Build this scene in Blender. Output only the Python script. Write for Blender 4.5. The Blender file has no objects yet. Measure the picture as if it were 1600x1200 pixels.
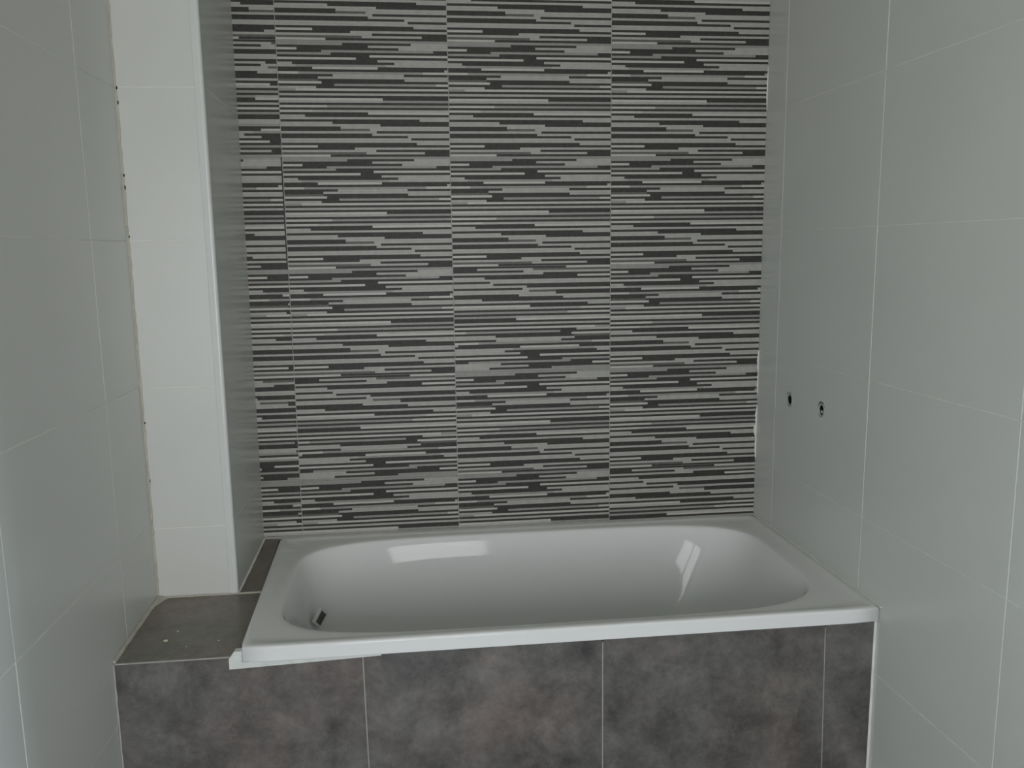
import bpy, bmesh, math, random
from mathutils import Vector, Matrix

random.seed(7)
C = bpy.context.scene.collection
ZO = 1.40                       # height of the reference tile joint above the floor

# ------------------------------------------------------------------ camera
F_PX = 1305.757
YAW, PIT, ROL = 0.1092, 0.1578, -0.0138
CAM = Vector((-0.997, -2.3658, -0.0338 + ZO))
fw = Vector((math.sin(YAW)*math.cos(PIT), math.cos(YAW)*math.cos(PIT), -math.sin(PIT)))
rt = Vector((math.cos(YAW), -math.sin(YAW), 0))
up = rt.cross(fw)
r2 = rt*math.cos(ROL) + up*math.sin(ROL)
u2 = -rt*math.sin(ROL) + up*math.cos(ROL)
cam_data = bpy.data.cameras.new('camera')
cam_data.sensor_width = 36
cam_data.lens = F_PX/1600*36
cam_data.clip_start = 0.02
cam = bpy.data.objects.new('camera', cam_data)
C.objects.link(cam)
M = Matrix((r2, u2, -fw)).transposed().to_4x4()
M.translation = CAM
cam.matrix_world = M
bpy.context.scene.camera = cam

# ------------------------------------------------------------------ world, daylight, exposure
W = bpy.data.worlds.new('world'); bpy.context.scene.world = W
W.use_nodes = True
W.node_tree.nodes['Background'].inputs[0].default_value = (0.75, 0.86, 1.0, 1)
W.node_tree.nodes['Background'].inputs[1].default_value = 0.25

WIN = dict(x0=-1.54, x1=-0.53, z0=0.50, z1=1.80, y=-3.40)   # window opening behind the camera
la = bpy.data.lights.new('daylight', 'AREA')
la.shape = 'RECTANGLE'
la.size = WIN['x1']-WIN['x0']; la.size_y = WIN['z1']-WIN['z0']
la.energy = 49
la.color = (0.985, 0.98, 1.0)
lo = bpy.data.objects.new('daylight', la); C.objects.link(lo)
lo.location = ((WIN['x0']+WIN['x1'])/2, WIN['y']-0.17, (WIN['z0']+WIN['z1'])/2)
lo.rotation_euler = (math.radians(90), 0, 0)      # faces +Y, into the room

# cool daylight of the landing, coming through the doorway in the right wall beside the camera
lb = bpy.data.lights.new('landing_daylight', 'AREA'); lb.shape = 'RECTANGLE'
lb.size = 0.20; lb.size_y = 0.6; lb.energy = 46; lb.color = (0.62, 0.86, 1.0)
lbo = bpy.data.objects.new('landing_daylight', lb); C.objects.link(lbo)
lbo.location = (1.30, -2.695, 0.42)
lbo.rotation_euler = (Vector((-1.65, -1.6, 0.55))-Vector(lbo.location)).to_track_quat('-Z', 'Y').to_euler()

vs = bpy.context.scene.view_settings
vs.view_transform = 'Standard'; vs.look = 'None'; vs.gamma = 1; vs.use_curve_mapping = False
vs.exposure = 0.0

# ------------------------------------------------------------------ materials
def srgb(r, g, b):
    f = lambda c: (c/255/12.92) if c/255 <= 0.04045 else ((c/255+0.055)/1.055)**2.4
    return (f(r), f(g), f(b), 1)

def mat(name, col, rough=0.5, spec=0.5, coat=0.0, coat_rough=0.05, metal=0.0,
        var=0.0, scale=6.0, col2=None, bump=0.0, bscale=40.0, detail=4, rvar=0.0):
    m = bpy.data.materials.new(name); m.use_nodes = True
    nt = m.node_tree; b = nt.nodes['Principled BSDF']
    b.inputs['Base Color'].default_value = col
    b.inputs['Roughness'].default_value = rough
    b.inputs['Specular IOR Level'].default_value = spec
    b.inputs['Coat Weight'].default_value = coat
    b.inputs['Coat Roughness'].default_value = coat_rough
    b.inputs['Metallic'].default_value = metal
    tc = nt.nodes.new('ShaderNodeNewGeometry')
    if var or col2:
        n = nt.nodes.new('ShaderNodeTexNoise'); n.inputs['Scale'].default_value = scale
        n.inputs['Detail'].default_value = detail
        nt.links.new(tc.outputs['Position'], n.inputs['Vector'])
        rp = nt.nodes.new('ShaderNodeValToRGB')
        c2 = col2 or tuple(c*(1-var) for c in col[:3])+(1,)
        rp.color_ramp.elements[0].position = 0.35; rp.color_ramp.elements[1].position = 0.65
        rp.color_ramp.elements[0].color = c2; rp.color_ramp.elements[1].color = col
        nt.links.new(n.outputs['Fac'], rp.inputs['Fac'])
        nt.links.new(rp.outputs['Color'], b.inputs['Base Color'])
    if bump:
        n2 = nt.nodes.new('ShaderNodeTexNoise'); n2.inputs['Scale'].default_value = bscale
        n2.inputs['Detail'].default_value = 2
        nt.links.new(tc.outputs['Position'], n2.inputs['Vector'])
        bp = nt.nodes.new('ShaderNodeBump'); bp.inputs['Strength'].default_value = 1.0
        bp.inputs['Distance'].default_value = bump
        nt.links.new(n2.outputs['Fac'], bp.inputs['Height'])
        nt.links.new(bp.outputs['Normal'], b.inputs['Normal'])
    return m

def stone_mat(name, A, B_, T1, T2):
    """dark grey cement-look porcelain: cloudy patches, brownish and greenish tints, fine specks"""
    m = bpy.data.materials.new(name); m.use_nodes = True
    nt = m.node_tree; b = nt.nodes['Principled BSDF']
    g = nt.nodes.new('ShaderNodeNewGeometry')
    def noise(scale, detail, rough=0.55, off=0.0, dist=0.0):
        mp = nt.nodes.new('ShaderNodeMapping'); mp.inputs['Location'].default_value = (off, off*1.3, off*.7)
        nt.links.new(g.outputs['Position'], mp.inputs['Vector'])
        n = nt.nodes.new('ShaderNodeTexNoise'); n.inputs['Scale'].default_value = scale
        n.inputs['Detail'].default_value = detail; n.inputs['Roughness'].default_value = rough
        n.inputs['Distortion'].default_value = dist
        nt.links.new(mp.outputs['Vector'], n.inputs['Vector']); return n.outputs['Fac']
    def ramp(f, a, b_, ca, cb):
        r = nt.nodes.new('ShaderNodeValToRGB')
        r.color_ramp.elements[0].position = a; r.color_ramp.elements[1].position = b_
        r.color_ramp.elements[0].color = ca; r.color_ramp.elements[1].color = cb
        nt.links.new(f, r.inputs['Fac']); return r.outputs['Color']
    def mix(f, c1, c2, mode='MIX', fv=None):
        x = nt.nodes.new('ShaderNodeMix'); x.data_type = 'RGBA'; x.blend_type = mode
        if f is not None: nt.links.new(f, x.inputs[0])
        else: x.inputs[0].default_value = fv
        nt.links.new(c1, x.inputs[6]); nt.links.new(c2, x.inputs[7]); return x.outputs[2]
    base = ramp(noise(10, 12, .72, 0, .2), .33, .69, srgb(*A), srgb(*B_))
    tint = ramp(noise(4.5, 4, .5, 5.2), .38, .66, srgb(*T1), srgb(*T2))
    c = mix(None, base, tint, 'OVERLAY', .55)
    fine = ramp(noise(55, 8, .75, 2.0), .3, .72, (0.74, 0.74, 0.74, 1), (1.16, 1.16, 1.16, 1))
    c = mix(None, c, fine, 'MULTIPLY', .8)
    nt.links.new(c, b.inputs['Base Color'])
    b.inputs['Roughness'].default_value = 0.36
    b.inputs['Specular IOR Level'].default_value = 0.6
    bp = nt.nodes.new('ShaderNodeBump'); bp.inputs['Distance'].default_value = 0.0006
    nt.links.new(noise(35, 4, .6, 1.0), bp.inputs['Height'])
    nt.links.new(bp.outputs['Normal'], b.inputs['Normal'])
    return m
M_WTILE = mat('white_ceramic_tile', srgb(206, 208, 204), rough=0.28, spec=0.5, var=0.03, scale=3, bump=0.0002, bscale=9)
M_GROUT = mat('white_grout', srgb(228, 228, 222), rough=0.85, spec=0.2, var=0.12, scale=25)
M_DGROUT = mat('grey_grout', srgb(170, 170, 166), rough=0.85, spec=0.2, var=0.1, scale=30)
M_BEAD = mat('white_pvc_bead', srgb(208, 211, 209), rough=0.3)
M_ENAMEL = mat('white_enamel', srgb(224, 225, 225), rough=0.055, spec=0.16)
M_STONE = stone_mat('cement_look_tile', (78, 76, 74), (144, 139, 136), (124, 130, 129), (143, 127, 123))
M_STONE_TOP = stone_mat('pale_cement_look_tile', (122, 117, 110), (160, 153, 145), (124, 130, 124), (148, 130, 122))  # ledge version of the tile: lighter and browner than the apron
M_SDARK = mat('strip_dark', srgb(62, 61, 59), rough=0.55, spec=0.3, var=0.35, scale=90, detail=5)
M_SGREY = mat('strip_grey', srgb(100, 99, 96), rough=0.5, spec=0.3, var=0.2, scale=90)
M_SMID = mat('strip_mid', srgb(149, 148, 144), rough=0.45, spec=0.35, var=0.12, scale=60)
M_SLIGHT = mat('strip_light', srgb(170, 169, 164), rough=0.45, spec=0.35, var=0.12, scale=60)
M_SHIGH = mat('strip_pale', srgb(187, 185, 179), rough=0.42, spec=0.4, var=0.08, scale=60)
M_PLASTER = mat('white_plaster', srgb(214, 208, 186), rough=0.9, spec=0.1, var=0.08, scale=8)
M_FILL = mat('white_filler', srgb(214, 218, 214), rough=0.6, var=0.1, scale=40, bump=0.0006, bscale=60)
M_CAULK = mat('beige_caulk', srgb(190, 186, 174), rough=0.7, var=0.15, scale=40, bump=0.0006, bscale=80)
M_BLACK = mat('dark_hole', srgb(22, 22, 22), rough=0.7, spec=0.1)
M_STEEL = mat('dull_steel', srgb(120, 118, 112), rough=0.35, metal=1.0, var=0.3, scale=120)
M_FLOOR = mat('grey_floor_tile', srgb(150, 152, 154), rough=0.4, var=0.2, scale=4)
M_FRAME = mat('white_window_frame', srgb(230, 230, 228), rough=0.35)

# ------------------------------------------------------------------ mesh helpers
def link(name, bm, mats, parent=None, smooth=False):
    me = bpy.data.meshes.new(name)
    bmesh.ops.recalc_face_normals(bm, faces=bm.faces)
    bm.to_mesh(me); bm.free()
    for m in (mats if isinstance(mats, (list, tuple)) else [mats]): me.materials.append(m)
    if smooth:
        for p in me.polygons: p.use_smooth = True
    o = bpy.data.objects.new(name, me); C.objects.link(o)
    if parent: o.parent = parent
    return o

def tag(o, label=None, cat=None, group=None, kind=None):
    if label: o['label'] = label
    if cat: o['category'] = cat
    if group: o['group'] = group
    if kind: o['kind'] = kind
    return o

def empty(name, loc):
    o = bpy.data.objects.new(name, None); C.objects.link(o); o.location = loc
    o.empty_display_size = 0.05
    return o

def hexa(bm, a, b, mi=0):
    """a: 4 points, b: 4 points opposite (same order)"""
    va = [bm.verts.new(p) for p in a]; vb = [bm.verts.new(p) for p in b]
    fs = [bm.faces.new(va), bm.faces.new(vb[::-1])]
    for i in range(4):
        j = (i+1) % 4
        fs.append(bm.faces.new((va[i], vb[i], vb[j], va[j])))
    for f in fs: f.material_index = mi
    return fs

def box(bm, x0, x1, y0, y1, z0, z1, mi=0):
    return hexa(bm, [(x0,y0,z0),(x1,y0,z0),(x1,y1,z0),(x0,y1,z0)], [(x0,y0,z1),(x1,y0,z1),(x1,y1,z1),(x0,y1,z1)], mi)

def tile(name, parent, q, n, m, th=0.007, gap=0.0011, ch=0.0009, origin=(0,0,0)):
    """one tile: q = four corners in order, on the finished plane; n = outward normal.
    Edges pulled in by gap, front chamfered."""
    q = [Vector(p)-Vector(origin) for p in q]; n = Vector(n).normalized()
    c = sum(q, Vector())/4
    def inset(pts, d):
        out = []
        for i in range(4):
            p = pts[i]; a = (pts[i-1]-p).normalized(); b = (pts[(i+1) % 4]-p).normalized()
            out.append(p + (a+b)*d)
        return out
    o1 = inset(q, gap); fr = inset(o1, ch)
    bm = bmesh.new()
    A = [bm.verts.new(p - n*th) for p in o1]
    B = [bm.verts.new(p - n*ch*0.5) for p in o1]
    D = [bm.verts.new(p) for p in fr]
    bm.faces.new(A[::-1]); bm.faces.new(D)
    for X, Y in ((A, B), (B, D)):
        for i in range(4):
            j = (i+1) % 4; bm.faces.new((X[i], X[j], Y[j], Y[i]))
    return link(name, bm, m, parent)

def grid_wall(parent, name, pt, us, vs_, n, m, jog=0.0, skip=None, **k):
    """tiles between successive u (along wall) and v (height) joints"""
    objs = {}
    for i in range(len(us)-1):
        for j in range(len(vs_)-1):
            if skip and skip(i, j): continue
            u0, u1, v0, v1 = us[i], us[i+1], vs_[j], vs_[j+1]
            d = random.uniform(-jog, jog)
            nn = Vector(n)
            q = [Vector(pt(u0, v0)), Vector(pt(u1, v0)), Vector(pt(u1, v1)), Vector(pt(u0, v1))]
            q = [p + nn*d for p in q]
            objs[i, j] = tile(name, parent, q, n, m, **k)
    return objs

# ------------------------------------------------------------------ key dimensions (z from the reference joint)
W_ = 0.45
XL, XW = -1.460, -1.648         # chase side face, left wall face
CH = 0.361                      # chase depth
RR = -0.0267                    # right wall is slightly out of square
CEIL, YR = 1.20, -3.40
GD = 0.0010                     # grout recess
def xr(y): return RR*y
Z = lambda z: z + ZO

# ------------------------------------------------------------------ setting: floor, ceiling
bm = bmesh.new(); box(bm, -1.80, 0.25, YR-0.15, 0.15, -0.12, 0.0)
floor = link('floor', bm, M_DGROUT); tag(floor, kind='structure')
for i in range(4):
    for j in range(4):
        x0, y0 = XW+i*0.45, -0.70-j*0.675
        if x0+0.45 > 0.05+0.2: continue
        tile('tile', floor, [(x0,y0-0.675,0.006),(x0+.45,y0-0.675,0.006),(x0+.45,y0,0.006),(x0,y0,0.006)], (0,0,1), M_FLOOR, th=0.006)
bm = bmesh.new(); box(bm, -1.80, 0.25, YR-0.15, 0.15, Z(CEIL), Z(CEIL)+0.12)
tag(link('ceiling', bm, M_PLASTER), kind='structure')

# ------------------------------------------------------------------ wall_back with the striped decor tiles
bm = bmesh.new(); box(bm, -1.80, 0.06, GD, 0.14, 0, Z(CEIL))
wall_back = link('wall_back', bm, M_DGROUT); tag(wall_back, kind='structure')

# printed relief strips of one decor tile, top to bottom: (tone, end of the segment 0..1)
D, G, Mi, L, H = 'D', 'G', 'M', 'L', 'H'
def f(x): return (x-50)/1508.0
ROWS = [
 [(Mi, 1)],
 [(Mi, f(625)), (D, f(1230)), (L, 1)],
 [(D, f(850)), (L, 1)],
 [(H, f(225)), (D, f(1120)), (L, 1)],
 [(D, f(440)), (Mi, f(1430)), (D, 1)],
 [(Mi, f(520)), (D, 1)],
 [(D, f(860)), (H, 1)],
 [(H, f(740)), (D, 1)],
 [(D, f(930)), (L, 1)],
 [(L, f(180)), (D, f(1080)), (L, 1)],
 [(L, f(210)), (Mi, f(1000)), (L, 1)],
 [(D, f(355)), (H, f(930)), (D, 1)],
 [(D, f(1525)), (L, 1)],
 [(H, f(230)), (Mi, f(1330)), (H, 1)],
 [(D, f(530)), (L, f(1160)), (D, 1)],
 [(D, f(400)), (L, 1)],
 [(G, f(400)), (D, f(1165)), (L, 1)],
 [(H, f(430)), (D, 1)],
 [(D, f(540)), (Mi, f(1450)), (H, 1)],
 [(L, f(380)), (D, 1)],
 [(Mi, f(200)), (H, 1)],
 [(D, 1)],
 [(L, 1)],
 [(D, 1)],
 [(H, f(965)), (D, 1)],
 [(L, f(965)), (Mi, 1)],
 [(D, 1)],
 [(H, f(470)), (Mi, 1)],
 [(D, 1)],
 [(H, f(340)), (L, 1)],
 [(D, f(830)), (H, 1)],
 [(L, f(270)), (D, 1)],
 [(L, 1)],
 [(D, f(1290)), (L, 1)],
 [(L, f(510)), (D, 1)],
 [(L, f(935)), (D, 1)],
 [(D, f(580)), (L, 1)],
 [(D, f(580)), (G, f(840)), (L, 1)],
 [(L, f(900)), (D, 1)],
 [(D, f(860)), (L, 1)],
 [(D, f(1180)), (L, 1)],
 [(L, f(1210)), (D, 1)],
 [(L, 1)],
 [(D, f(1260)), (L, 1)],
 [(H, f(370)), (D, 1)],
 [(D, f(700)), (L, 1)],
 [(L, f(890)), (D, 1)],
 [(G, f(800)), (L, f(1330)), (D, 1)],
 [(H, f(480)), (D, 1)],
]
NR = len(ROWS)
HD = 0.2997; ZD = 0.5236
def segs(rows):
    out = []
    for r in rows:
        x = 0; s = []
        for t, e in r:
            s.append((t, x, e)); x = e
        out.append(s)
    return out
N_ROWS = segs(ROWS)
R_ROWS = [[(t, 1-b, 1-a) for t, a, b in reversed(r)] for r in reversed(N_ROWS)]
TONE = {D: 0, G: 1, Mi: 2, L: 3, H: 4}
TMATS = [M_SDARK, M_SGREY, M_SMID, M_SLIGHT, M_SHIGH]
def decor_mesh(rows, w0, w1, width, zcut=0.0):
    """origin at the tile's top left; x to the right, z down; window w0..w1 of the pattern"""
    bm = bmesh.new(); g = 0.0010; rh = HD/NR
    hh = HD-zcut
    box(bm, g, width-g, -0.0012, 0.006, -hh+g*.5, -g*.5, 0)
    for i, r in enumerate(rows):
        zt = -i*rh; zb = zt-rh
        if zt-0.001 < -hh+g*.5: break
        zb = max(zb, -hh+g*.5)
        if i == 0: zt -= g*.5
        if i == NR-1: zb = max(zb, -HD+g*.5)
        for t, a, b in r:
            a, b = max(a, w0), min(b, w1)
            if b-a < 0.004 or t == D: continue
            xa = (a-w0)*W_; xb = (b-w0)*W_
            xa = max(xa, g); xb = min(xb, width-g)
            proud = {G: 0.0013, Mi: 0.0016, L: 0.0018, H: 0.0021}[t]
            e = 0.00035
            box(bm, xa, xb, -proud, -0.0008, zb+e*0.3, zt-e*0.3, TONE[t])
    me = bpy.data.meshes.new('decor_tile')
    bmesh.ops.recalc_face_normals(bm, faces=bm.faces)
    bm.to_mesh(me); bm.free()
    for m in TMATS: me.materials.append(m)
    return me
ZBOT = -0.836
cols = [(-3*W_, 0), (-2*W_, 0), (-W_, 0)]
flip = {(0, 3), (1, 2), (2, 4)}
cache = {}
for t in range(-2, 5):
    ztop = ZD - t*HD
    cut = max(0, ZBOT-(ztop-HD))
    for c, (x0, _) in enumerate(cols):
        rows = 'R' if (c, t) in flip else 'N'
        key = (rows, round(cut, 4))
        if key not in cache: cache[key] = decor_mesh(R_ROWS if rows == 'R' else N_ROWS, 0, 1, W_, cut)
        o = bpy.data.objects.new('decor_tile', cache[key]); C.objects.link(o)
        o.parent = wall_back; o.location = (x0, 0.0012, Z(ztop))
    rows, s = {-2: (N_ROWS, .5), -1: (N_ROWS, .25), 0: (R_ROWS, .285), 1: (N_ROWS, .765), 2: (N_ROWS, 0.0), 3: (R_ROWS, .45), 4: (N_ROWS, 0.01)}[t]
    wd = -3*W_-XL
    me = decor_mesh(rows, s, s+wd/W_, wd, cut)
    o = bpy.data.objects.new('decor_tile', me); C.objects.link(o)
    o.parent = wall_back; o.location = (XL, 0.0012, Z(ztop))
# dabs of white grout left along the right end of the striped tiles
bm = bmesh.new()
for z0, z1, w in ((-0.40, -0.335, .006), (-0.47, -0.40, .004), (-0.56, -0.50, .006), (-0.60, -0.545, .010), (-0.66, -0.60, .005), (0.35, 0.47, .003)):
    n = 8; L0 = []; 
    for i in range(n+1):
        z = z0+(z1-z0)*i/n; ww = w*(0.35+0.65*math.sin(math.pi*i/n))*random.uniform(.6, 1.15)
        L0.append(((-ww, -0.0012, Z(z)), (0.001, -0.0016, Z(z)), (0.001, 0.0015, Z(z)), (-ww, 0.0015, Z(z))))
    for a, b in zip(L0[:-1], L0[1:]): hexa(bm, a, b)
link('grout_dab', bm, M_GROUT, wall_back)

# ------------------------------------------------------------------ wall_right
def lv(z): return [z0 for z0 in z]
zr = [-1.40, -1.3352, -1.0044, -0.6594, -0.3355, 0.0094, 0.3393, 0.6742, 1.0091, CEIL]
yR = [0.0, -0.119, -0.5884, -1.0598, -1.5312, -2.0026, -2.474, -2.9454, YR]
nrm = Vector((-1, RR, 0)).normalized()      # faces into the room
bm = bmesh.new()
DY0, DY1, DZ = -2.0026, -2.9454, 0.6742         # doorway beside the camera
def rw(ya, yb, za, zb):
    hexa(bm, [(xr(ya)+GD, ya, za), (xr(ya)+.14, ya, za), (xr(yb)+.14, yb, za), (xr(yb)+GD, yb, za)],
             [(xr(ya)+GD, ya, zb), (xr(ya)+.14, ya, zb), (xr(yb)+.14, yb, zb), (xr(yb)+GD, yb, zb)])
rw(0.14, DY0, 0, Z(CEIL)); rw(DY1, YR-.15, 0, Z(CEIL)); rw(DY0, DY1, Z(DZ), Z(CEIL))
wall_right = link('wall_right', bm, M_GROUT); tag(wall_right, kind='structure')
rt_tiles = grid_wall(wall_right, 'tile', lambda u, v: (xr(u), u, Z(v)), yR, zr, nrm, M_WTILE, jog=0.0003,
                     skip=lambda i, j: i in (5, 6) and j < 7)

bm = bmesh.new()                                # lining of the doorway
for ya, yb, za, zb in ((DY0, DY0-.03, 0, Z(DZ)), (DY1+.03, DY1, 0, Z(DZ)), (DY0-.03, DY1+.03, Z(DZ)-.03, Z(DZ))):
    hexa(bm, [(xr(ya)-.012, ya, za), (xr(ya)+.152, ya, za), (xr(yb)+.152, yb, za), (xr(yb)-.012, yb, za)],
             [(xr(ya)-.012, ya, zb), (xr(ya)+.152, ya, zb), (xr(yb)+.152, yb, zb), (xr(yb)-.012, yb, zb)])
tag(link('door_1', bm, M_FRAME), kind='structure')

# ------------------------------------------------------------------ wall_left
zl = [-1.40, -1.3333, -1.0000, -0.6655, -0.3333, 0.0, 0.333, 0.6665, 1.000, CEIL]
yL = [-CH, -0.5794, -1.0508, -1.5222, -1.9936, -2.465, -2.9364, YR]
bm = bmesh.new(); box(bm, XW-0.14, XW-GD, YR-0.15, 0.14, 0, Z(CEIL))
wall_left = link('wall_left', bm, M_GROUT); tag(wall_left, kind='structure')
grid_wall(wall_left, 'tile', lambda u, v: (XW, u, Z(v)), yL, zl, (1, 0, 0), M_WTILE, jog=0.0003)

# ------------------------------------------------------------------ wall_corner: tiled pipe chase in the left corner
LEDGE_B, LEDGE_F, APY = -0.841, -0.863, -0.672
bm = bmesh.new(); box(bm, XW+0.0005, XL-GD, -CH+GD, -0.0002, 0, Z(CEIL))
wall_corner = link('wall_corner', bm, M_GROUT); tag(wall_corner, kind='structure')
zc = [-0.850, -0.679, -0.3385, 0.0, 0.3352, 0.6704, 1.0056, CEIL]
grid_wall(wall_corner, 'tile', lambda u, v: (u, -CH, Z(v)), [XW+0.002, XL-0.017], zc, (0, -1, 0), M_WTILE, gap=0.0012, jog=0.0003)
zc2 = [-0.843, -0.6700, -0.3352, 0.0, 0.3352, 0.6704, 1.0056, CEIL]
grid_wall(wall_corner, 'tile', lambda u, v: (XL, u, Z(v)), [0.0, -CH+0.004], zc2, (1, 0, 0), M_WTILE, gap=0.0014)
# ragged grout line where the chase meets the left wall
bm = bmesh.new(); n = 150; pr = []
for i in range(n+1):
    z = -0.85+(CEIL+0.85)*i/n
    w = 0.0035+random.uniform(-.0012, .0018)
    pr.append([(XW, -CH-0.0005, Z(z)), (XW, -CH-0.004-random.uniform(0, .002), Z(z)), (XW+w, -CH-0.0012, Z(z)), (XW+w, -CH+0.001, Z(z))])
for a, b in zip(pr[:-1], pr[1:]): hexa(bm, a, b)
link('grout_joint', bm, M_CAULK, wall_corner)
for z, s in ((0.333, .004), (0.302, .005), (0.145, .004), (0.118, .006), (0.01, .003), (-0.42, .003), (-0.56, .006)):
    bm = bmesh.new()
    bmesh.ops.create_icosphere(bm, subdivisions=1, radius=1)
    bmesh.ops.scale(bm, vec=(.0016, .0012, s), verts=bm.verts)
    bmesh.ops.translate(bm, vec=(XW+0.0042, -CH-0.0010, Z(z)), verts=bm.verts)
    link('pit', bm, M_BLACK, wall_corner)

# corner bead of the chase: rounded white profile
bm = bmesh.new(); prof = [(-0.0175, 0.003), (-0.0175, -0.0012), (-0.006, -0.0022)]
for i in range(7):
    a = math.radians(90-90*i/6); prof.append((-0.005+0.0068*math.cos(a), 0.005-0.0072*math.sin(a)))
prof += [(0.0018, 0.008), (-0.002, 0.008), (-0.004, 0.003)]
lo_, hi_ = [], []
for x, y in prof:
    lo_.append(bm.verts.new((XL+x, -CH+y, Z(-0.851)))); hi_.append(bm.verts.new((XL+x, -CH+y, Z(CEIL))))
bm.faces.new(lo_); bm.faces.new(hi_[::-1])
for i in range(len(prof)):
    j = (i+1) % len(prof); bm.faces.new((lo_[i], hi_[i], hi_[j], lo_[j]))
tag(link('trim_1', bm, M_BEAD), kind='structure')

# ------------------------------------------------------------------ wall_rear with its window (behind the camera)
bm = bmesh.new(); y0, y1 = YR-0.15, YR
x0, x1 = -1.79, 0.24
box(bm, x0, WIN['x0'], y0, y1, 0, Z(CEIL)); box(bm, WIN['x1'], x1, y0, y1, 0, Z(CEIL))
box(bm, WIN['x0'], WIN['x1'], y0, y1, 0, WIN['z0']); box(bm, WIN['x0'], WIN['x1'], y0, y1, WIN['z1'], Z(CEIL))
tag(link('wall_rear', bm, M_WTILE), kind='structure')
win = empty('window_1', ((WIN['x0']+WIN['x1'])/2, YR-0.08, WIN['z0'])); tag(win, kind='structure')
hw = (WIN['x1']-WIN['x0'])/2; hz = WIN['z1']-WIN['z0']
bm = bmesh.new(); t = 0.045
box(bm, -hw, -hw+t, -.03, .03, 0, hz); box(bm, hw-t, hw, -.03, .03, 0, hz)
box(bm, -hw+t, hw-t, -.03, .03, 0, t); box(bm, -hw+t, hw-t, -.03, .03, hz-t, hz)
box(bm, -.03, .03, -.03, .03, t, hz-t)
link('window_frame', bm, M_FRAME, win)
gm = bpy.data.materials.new('window_glass'); gm.use_nodes = True
nt = gm.node_tree; nt.nodes.clear()
o_ = nt.nodes.new('ShaderNodeOutputMaterial'); mx = nt.nodes.new('ShaderNodeMixShader')
tr = nt.nodes.new('ShaderNodeBsdfTransparent'); gl = nt.nodes.new('ShaderNodeBsdfGlossy'); gl.inputs['Roughness'].default_value = .02
mx.inputs[0].default_value = .06
nt.links.new(tr.outputs[0], mx.inputs[1]); nt.links.new(gl.outputs[0], mx.inputs[2]); nt.links.new(mx.outputs[0], o_.inputs[0])
for a, b in ((-hw+t, -.03), (.03, hw-t)):
    bm = bmesh.new(); box(bm, a, b, -.003, .003, t, hz-t); link('pane', bm, gm, win)

# ------------------------------------------------------------------ tiled surround (apron and ledge) of the tub
sur = empty('tub_surround', (-0.75, -0.62, 0))
tag(sur, 'dark grey stone-look tiled apron and side ledge built around the white bathtub', 'bath surround')
SO = Vector((-0.75, -0.62, 0))
def so(p): return Vector(p)-SO
bm = bmesh.new()
g = 0.0015
def P(x, y, z): return so((x, y, Z(z)))
# masonry core: apron wall plus the ledge block on the left
hexa(bm, [P(XW+g, APY+g, -1.40), P(xr(APY)-g, APY+g, -1.40), P(xr(APY)-g, APY+.045, -1.40), P(XW+g, APY+.045, -1.40)],
         [P(XW+g, APY+g, -0.886), P(xr(APY)-g, APY+g, -0.886), P(xr(APY)-g, APY+.045, -0.886), P(XW+g, APY+.045, -0.886)])
hexa(bm, [P(XW+g, APY+g, -1.38), P(-1.402, APY+g, -1.38), P(-1.402, -CH-.002, -1.38), P(XW+g, -CH-.002, -1.38)],
         [P(XW+g, APY+g, LEDGE_F-g), P(-1.402, APY+g, LEDGE_F-g), P(-1.402, -CH-.002, -.852-g), P(XW+g, -CH-.002, -.852-g)])
hexa(bm, [P(XL+g, -CH-.002, -1.38), P(-1.4155, -CH-.002, -1.38), P(-1.4155, -g, -1.38), P(XL+g, -g, -1.38)],
         [P(XL+g, -CH-.002, -.852-g), P(-1.4155, -CH-.002, -.852-g), P(-1.4155, -g, LEDGE_B-g), P(XL+g, -g, LEDGE_B-g)])
link('core', bm, M_DGROUT, sur)
# apron tiles: x at the top and at the bottom of each joint
js = [(XW+.003, XW+.003), (-1.1393, -1.1335), (-0.6184, -0.6172), (-0.1046, -0.0945), (xr(APY)-.003, xr(APY)-.003)]
for k in range(4):
    (a0, a1), (b0, b1) = js[k], js[k+1]
    zt = LEDGE_F-0.002 if k == 0 else -0.878
    if k == 0:
        # L-shaped top: full height under the ledge, cut back under the tub lip
        xm = -1.413
        pts = [(a1, -1.395), (b1, -1.395), (b0, -0.878), (xm, -0.885), (xm, zt), (a0, zt-.001)]
        bm = bmesh.new(); A = []; B = []
        for x, z in pts:
            A.append(bm.verts.new(P(x + (.0012 if x < xm-.01 else -.0012), APY, z-.0004)))
            B.append(bm.verts.new(P(x + (.0012 if x < xm-.01 else -.0012), APY+.007, z-.0004)))
        bm.faces.new(A); bm.faces.new(B[::-1])
        for i in range(6): bm.faces.new((A[i], B[i], B[(i+1) % 6], A[(i+1) % 6]))
        link('tile', bm, M_STONE, sur)
    else:
        tile('tile', sur, [(a1, APY, Z(-1.395)), (b1, APY, Z(-1.395)), (b0, APY, Z(zt)), (a0, APY, Z(zt))], (0, -1, 0), M_STONE, gap=0.0013, origin=SO)
# ledge tiles
def lz(y): return LEDGE_B+(LEDGE_F-LEDGE_B)*(y/APY)
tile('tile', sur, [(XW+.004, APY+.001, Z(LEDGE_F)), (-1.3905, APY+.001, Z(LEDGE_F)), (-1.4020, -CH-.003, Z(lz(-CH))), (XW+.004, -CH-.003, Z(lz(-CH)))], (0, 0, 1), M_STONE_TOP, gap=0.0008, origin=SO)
tile('tile', sur, [(XL+.003, -CH+.001, Z(lz(-CH))), (-1.4020, -CH+.001, Z(lz(-CH))), (-1.4150, -.003, Z(LEDGE_B)), (XL+.003, -.003, Z(LEDGE_B))], (0, 0, 1), M_STONE_TOP, gap=0.0008, origin=SO)
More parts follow.
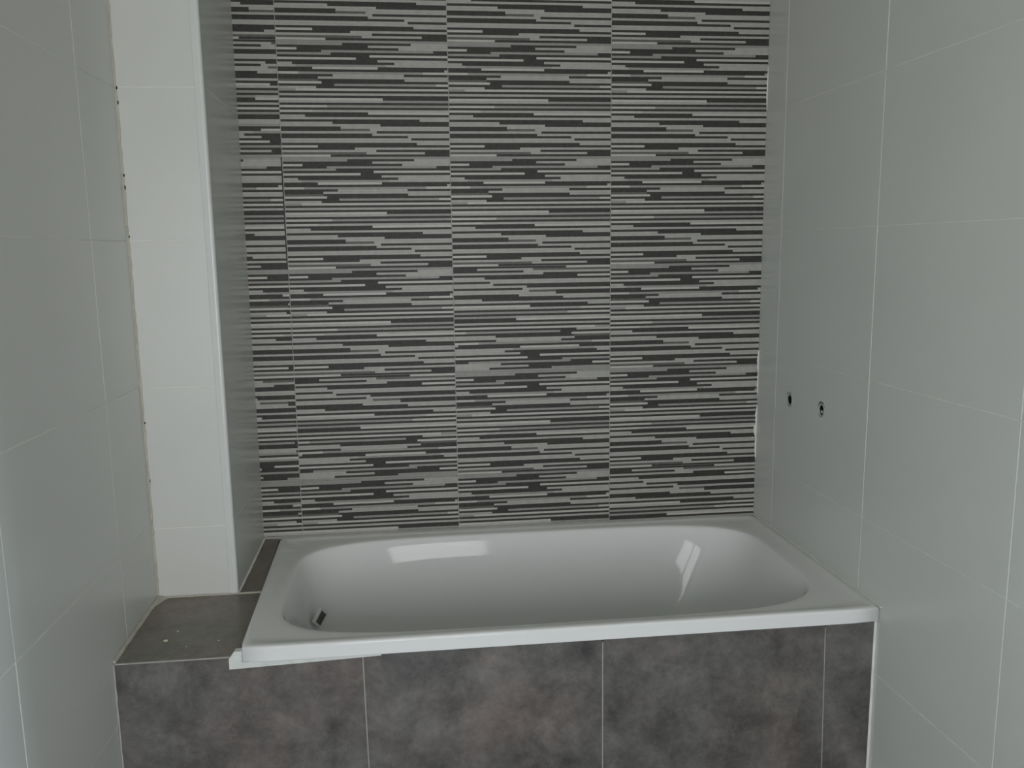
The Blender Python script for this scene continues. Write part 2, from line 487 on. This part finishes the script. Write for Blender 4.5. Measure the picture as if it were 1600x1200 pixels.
# beige filler fillets where the ledge meets the walls
def bead(name, pts, ws, m, parent, org, upn=(0, 0, 1), side=(1, 0, 0), h=.004):
    bm = bmesh.new(); pr = []
    n = len(pts)
    for p, w in zip(pts, ws):
        p = Vector(p)-org; s = Vector(side); u = Vector(upn)
        pr.append([p, p+u*h, p+s*w+u*.0012, p+s*w-u*.001])
    for a, b in zip(pr[:-1], pr[1:]): hexa(bm, a, b)
    return link(name, bm, m, parent)
n = 28; pts = []; ws = []
for i in range(n+1):
    t = i/n; y = APY+.002+(-CH-.003-APY-.002)*t
    pts.append((XW+.001, y, Z(lz(y))))
    ws.append(.005+random.uniform(-.0008, .001)+(.020*((t-.82)/.18)**1.5 if t > .82 else 0))
bead('caulk', pts, ws, M_CAULK, sur, SO, h=.007)
pts = [(x, -CH-.001, Z(lz(-CH))) for x in [XW+.02+(0.235)*i/20 for i in range(21)]]
bead('caulk', pts, [.0035+random.uniform(-.001, .0012) for _ in pts], M_CAULK, sur, SO, side=(0, -1, 0), h=.003)
pts = [(XL+.0005, -.002-(CH-.004)*i/20, Z(lz(-CH*i/20))) for i in range(21)]
bead('caulk', pts, [.004+random.uniform(-.0008, .001) for _ in pts], M_GROUT, sur, SO, h=.004)
# white grout runs down both ends of the apron and along the ledge nose
for xa, xb in ((XW+.0005, XW+.0036), (xr(APY)-.0065, xr(APY)-.0005)):
    bm = bmesh.new(); pr = []
    for i in range(31):
        z = -1.395+(.53 if xa < -1 else .517)*i/30; r = random.uniform(-.0006, .0008)
        pr.append([P(xa, APY+.004, z), P(xa, APY-.0012, z), P(xb+(r if xa < -1 else 0), APY-.0008, z), P(xb, APY+.004, z)])
    for a, b in zip(pr[:-1], pr[1:]): hexa(bm, a, b)
    link('grout_joint', bm, M_DGROUT if xa < -1 else M_GROUT, sur)
bm = bmesh.new()
hexa(bm, [P(XW+.004, APY-.0006, LEDGE_F-.0036), P(-1.4135, APY-.0006, LEDGE_F-.0036), P(-1.4135, APY+.004, LEDGE_F-.0036), P(XW+.004, APY+.004, LEDGE_F-.0036)],
         [P(XW+.004, APY-.0006, LEDGE_F-.0012), P(-1.4135, APY-.0006, LEDGE_F-.0012), P(-1.4135, APY+.004, LEDGE_F-.0012), P(XW+.004, APY+.004, LEDGE_F-.0012)])
link('grout_joint', bm, M_DGROUT, sur)
# white filler under the lip at the left front corner of the tub
bm = bmesh.new()
prof = [(-1.4130, -.8870), (-1.10, -.8775), (-1.10, -.8725), (-1.3865, -.8730), (-1.3860, -.8480), (-1.4010, -.8480), (-1.4130, -.8640)]
A = [bm.verts.new(P(x, -.6835, z)) for x, z in prof]; B = [bm.verts.new(P(x, -.668, z)) for x, z in prof]
bm.faces.new(A); bm.faces.new(B[::-1])
for i in range(len(prof)): bm.faces.new((A[i], B[i], B[(i+1) % len(prof)], A[(i+1) % len(prof)]))
link('filler', bm, M_FILL, sur)

# ------------------------------------------------------------------ bathtub
TB = Vector((-0.70, -0.34, Z(-1.26)))
tub = empty('bathtub', TB)
tag(tub, 'white enamelled built-in bathtub with wide flat rim and oval basin', 'bathtub')
ZR = -0.838
FY = -0.690
def outer(s, t):     # s,t in [-1,1] -> x,y of the slightly tapered outer outline
    y = -0.0015+(FY+0.0015)*(1-t)/2
    xl = -1.4135+(-1.3885+1.4135)*(y/FY)
    xrr = xr(y)-0.002
    return xl+(xrr-xl)*(s+1)/2, y
angs = []
NSEG = 128
ca = math.atan2(1, 1)
for i in range(NSEG): angs.append(2*math.pi*i/NSEG + 1e-9)
def square_dir(a):   # direction -> point on the unit square
    c, s = math.cos(a), math.sin(a); m = max(abs(c), abs(s)); return c/m, s/m
def super_dir(a, n):
    c, s = math.cos(a), math.sin(a)
    # keep correspondence with the square parametrisation
    qx, qy = square_dir(a)
    k = (abs(qx)**n+abs(qy)**n)**(-1.0/n)
    return qx*k, qy*k
def ring_outer(inset, z):
    r = []
    for a in angs:
        qx, qy = square_dir(a)
        x, y = outer(qx, qy)
        cx, cy = outer(0, 0)
        # small corner rounding
        x -= inset*qx; y -= inset*qy
        cr = abs(qx*qy)**40*0.004
        x -= cr*qx; y -= cr*qy
        r.append((x, y, z))
    return r
def ring_in(xa, xb, ya, yb, n, z, zf=0.0):
    r = []; cx, cy, ax, ay = (xa+xb)/2, (ya+yb)/2, (xb-xa)/2, (yb-ya)/2
    for a in angs:
        sx, sy = super_dir(a, n)
        r.append((cx+ax*sx, cy+ay*sy, z+zf*sx))
    return r
def blend(A, B, t, z): return [(a[0]+(b[0]-a[0])*t, a[1]+(b[1]-a[1])*t, z) for a, b in zip(A, B)]
oA, iA = ring_outer(0.008, 0), ring_in(-1.342, -0.064, -0.654, -0.045, 4.8, 0)
rings = [ring_outer(0.004, ZR-.034), ring_outer(0, ZR-.033), ring_outer(0, ZR-.0316), ring_outer(0, ZR-.0068), ring_outer(0, ZR-.0055), ring_outer(.0009, ZR-.0028), ring_outer(.0028, ZR-.0009), ring_outer(.006, ZR-.0001),
         ring_outer(.011, ZR),
         blend(ring_outer(.017, 0), iA, 0.0, ZR-.0002), blend(ring_outer(.022, 0), iA, 0.0, ZR-.0022),
         blend(oA, iA, .55, ZR-.0028), blend(oA, iA, .85, ZR-.0034),
         ]
PROF = [(.0042, 0), (.0052, .0033), (.0080, .0062), (.0130, .0086), (.022, .0118), (.035, .0160), (.050, .0202),
        (.070, .0248), (.090, .0287), (.130, .0360), (.180, .0460), (.230, .0570), (.275, .0700), (.310, .0850),
        (.340, .1060), (.362, .1340), (.377, .1750), (.385, .2300), (.387, .2650)]
for d, o in PROF:
    t = d/.387
    # the right end slopes back more than the other sides
    end = o + .10*t**1.6*min(1, o/.03)
    le = o*.75 + (.10*t**4)
    rings.append(ring_in(-1.342+le, -0.064-end, -0.654+o*.75, -0.045-o, 4.8-1.6*t, ZR-d))
bm = bmesh.new()
VR = [[bm.verts.new(Vector((x, y, Z(z)))-TB) for x, y, z in r] for r in rings]
for A, B in zip(VR[:-1], VR[1:]):
    for i in range(NSEG):
        j = (i+1) % NSEG; bm.faces.new((A[i], A[j], B[j], B[i]))
bm.faces.new(VR[-1])
shell = link('shell', bm, M_ENAMEL, tub, smooth=True)
sol = shell.modifiers.new('thick', 'SOLIDIFY'); sol.thickness = 0.003; sol.offset = -1
# sealant runs where the rim meets the right wall and the striped wall
pts = [(xr(-.69*i/30)-.0003, -.004-.684*i/30, Z(ZR-.001)) for i in range(31)]
bead('sealant', pts, [-.0042-random.uniform(-.0006, .0010) for _ in pts], M_FILL, tub, TB, h=.0042)
pts = [(-1.412+1.410*i/40, -.0012, Z(ZR-.001)) for i in range(41)]
bead('sealant', pts, [.0050+random.uniform(-.0006, .0012) for _ in pts], M_DGROUT, tub, TB, side=(0, -1, 0), h=.0045)
# overflow opening on the left end of the basin with its square gasket, and the waste in the floor
def lathe(name, prof, m, parent, loc, rot, segs=24, caps=True):
    bm = bmesh.new(); R = []
    for r, h in prof:
        R.append([bm.verts.new((r*math.cos(2*math.pi*i/segs), r*math.sin(2*math.pi*i/segs), h)) for i in range(segs)])
    for A, B in zip(R[:-1], R[1:]):
        for i in range(segs):
            j = (i+1) % segs; bm.faces.new((A[i], A[j], B[j], B[i]))
    if caps: bm.faces.new(R[0][::-1]); bm.faces.new(R[-1])
    o = link(name, bm, m, parent, smooth=False); o.location = loc; o.rotation_euler = rot
    return o
OVY, OVZ, OVX = -0.235, -0.985, -1.283
oc = empty('tmp', (0, 0, 0)); bpy.data.objects.remove(oc)
gs = bmesh.new()
def diamond(r, x): return [(x, 0, r), (x, r, 0), (x, 0, -r), (x, -r, 0)]
for i in range(4):
    j = (i+1) % 4
    o0, o1, i0, i1 = [Vector(v) for v in (diamond(.030, 0)[i], diamond(.030, 0)[j], diamond(.023, 0)[i], diamond(.023, 0)[j])]
    t = Vector((.005, 0, 0)); b = Vector((-.004, 0, 0))
    hexa(gs, [o0+b, o1+b, i1+b, i0+b], [o0+t, o1+t, i1+t, i0+t])
gk = link('overflow_gasket', gs, M_ENAMEL, tub); gk.location = Vector((OVX, OVY, Z(OVZ)))-TB; gk.rotation_euler = (0, .12, math.radians(-32))
dm = bmesh.new(); hexa(dm, [Vector((-.003, y, z)) for _, y, z in diamond(.0235, 0)], [Vector((.0018, y, z)) for _, y, z in diamond(.0235, 0)])
oh = link('overflow_hole', dm, M_STEEL, tub); oh.location = gk.location; oh.rotation_euler = gk.rotation_euler
w = lathe('waste', [(.036, 0), (.036, .002), (.030, .003), (.022, .001), (.020, -.006)], M_STEEL, tub, Vector((-1.08, -.345, Z(ZR-.3835)))-TB, (0, 0, 0))

# ------------------------------------------------------------------ water pipe outlets in the right wall
def cut(obj, centre, r):
    bm = bmesh.new(); bmesh.ops.create_cone(bm, segments=28, radius1=r, radius2=r, depth=.07, cap_ends=True)
    bmesh.ops.rotate(bm, matrix=Matrix.Rotation(math.radians(90), 3, 'Y'), verts=bm.verts)
    bmesh.ops.translate(bm, vec=centre, verts=bm.verts)
    cu = link('cutter', bm, M_PLASTER)
    md = obj.modifiers.new('b', 'BOOLEAN'); md.object = cu; md.operation = 'DIFFERENCE'; md.solver = 'EXACT'
    dg = bpy.context.evaluated_depsgraph_get(); dg.update()
    me = bpy.data.meshes.new_from_object(obj.evaluated_get(dg))
    obj.modifiers.clear(); obj.data = me
    bpy.data.objects.remove(cu)
labels = ['recessed water pipe outlet in right wall, the one nearer the striped tiles',
          'recessed water pipe outlet in right wall, the one further from the striped tiles']
for k, (y, z) in enumerate(((-0.205, -0.4465), (-0.378, -0.4415))):
    c = Vector((xr(y), y, Z(z)))
    for ob in [wall_right] + [t_ for (i, j), t_ in rt_tiles.items() if yR[i] > y-.03 and yR[i+1] < y+.03 and zr[j] < z+.03 and zr[j+1] > z-.03]:
        cut(ob, c, .0205)
    p = empty('pipe_outlet', c + Vector((.0003, 0, 0)))
    p.rotation_euler = (0, math.radians(-90), 0)
    tag(p, labels[k], 'pipe outlet', 'pipe outlets in the right wall')
    # plaster packing around, threaded socket, dark bore
    off = (-.0006, 0, 0) if not k else (-.0020, -.0018, 0)
    lathe('packing', [(.0202-.0028*k, -.022), (.0202-.0028*k, .0004), (.0180-.0022*k, .0022), (.0128, -.0015), (.0128, -.020)], M_DGROUT, p, off, (0, 0, 0), caps=False)
    lathe('socket', [(.0126, -.020), (.0126, -.0010), (.0116, -.0004), (.0108, -.0014), (.0106, -.018)], M_STEEL, p, off, (0, 0, 0), caps=False)
    lathe('bore', [(.0107, -.021), (.0107, -.0036)], M_BLACK, p, off, (0, 0, 0))
    if k:
        bm = bmesh.new(); box(bm, -.0100, -.0035, -.0035, .0050, -.016, -.0020)
        link('lug', bm, M_FILL, p)

# ------------------------------------------------------------------ crumbs of white plaster on the ledge
spots = [(-1.566, -.588, .0034, 'largest white plaster crumb, lying in the middle of the grey ledge'),
         (-1.552, -.545, .0018, 'small white plaster crumb just behind the largest one on the ledge'),
         (-1.515, -.618, .0014, 'tiny plaster crumb in front of the largest one, near the ledge front edge'),
         (-1.452, -.600, .0016, 'tiny plaster crumb on the ledge close to the bathtub rim')]
for x, y, r, lab in spots:
    bm = bmesh.new(); bmesh.ops.create_icosphere(bm, subdivisions=2, radius=r)
    for v in bm.verts: v.co *= random.uniform(.75, 1.2)
    bmesh.ops.scale(bm, vec=(1.5, 1, .6), verts=bm.verts)
    o = link('plaster_crumb', bm, M_PLASTER); o.location = (x, y, Z(lz(y))+r*.45)
    tag(o, lab, 'plaster crumb', 'plaster crumbs on the ledge')
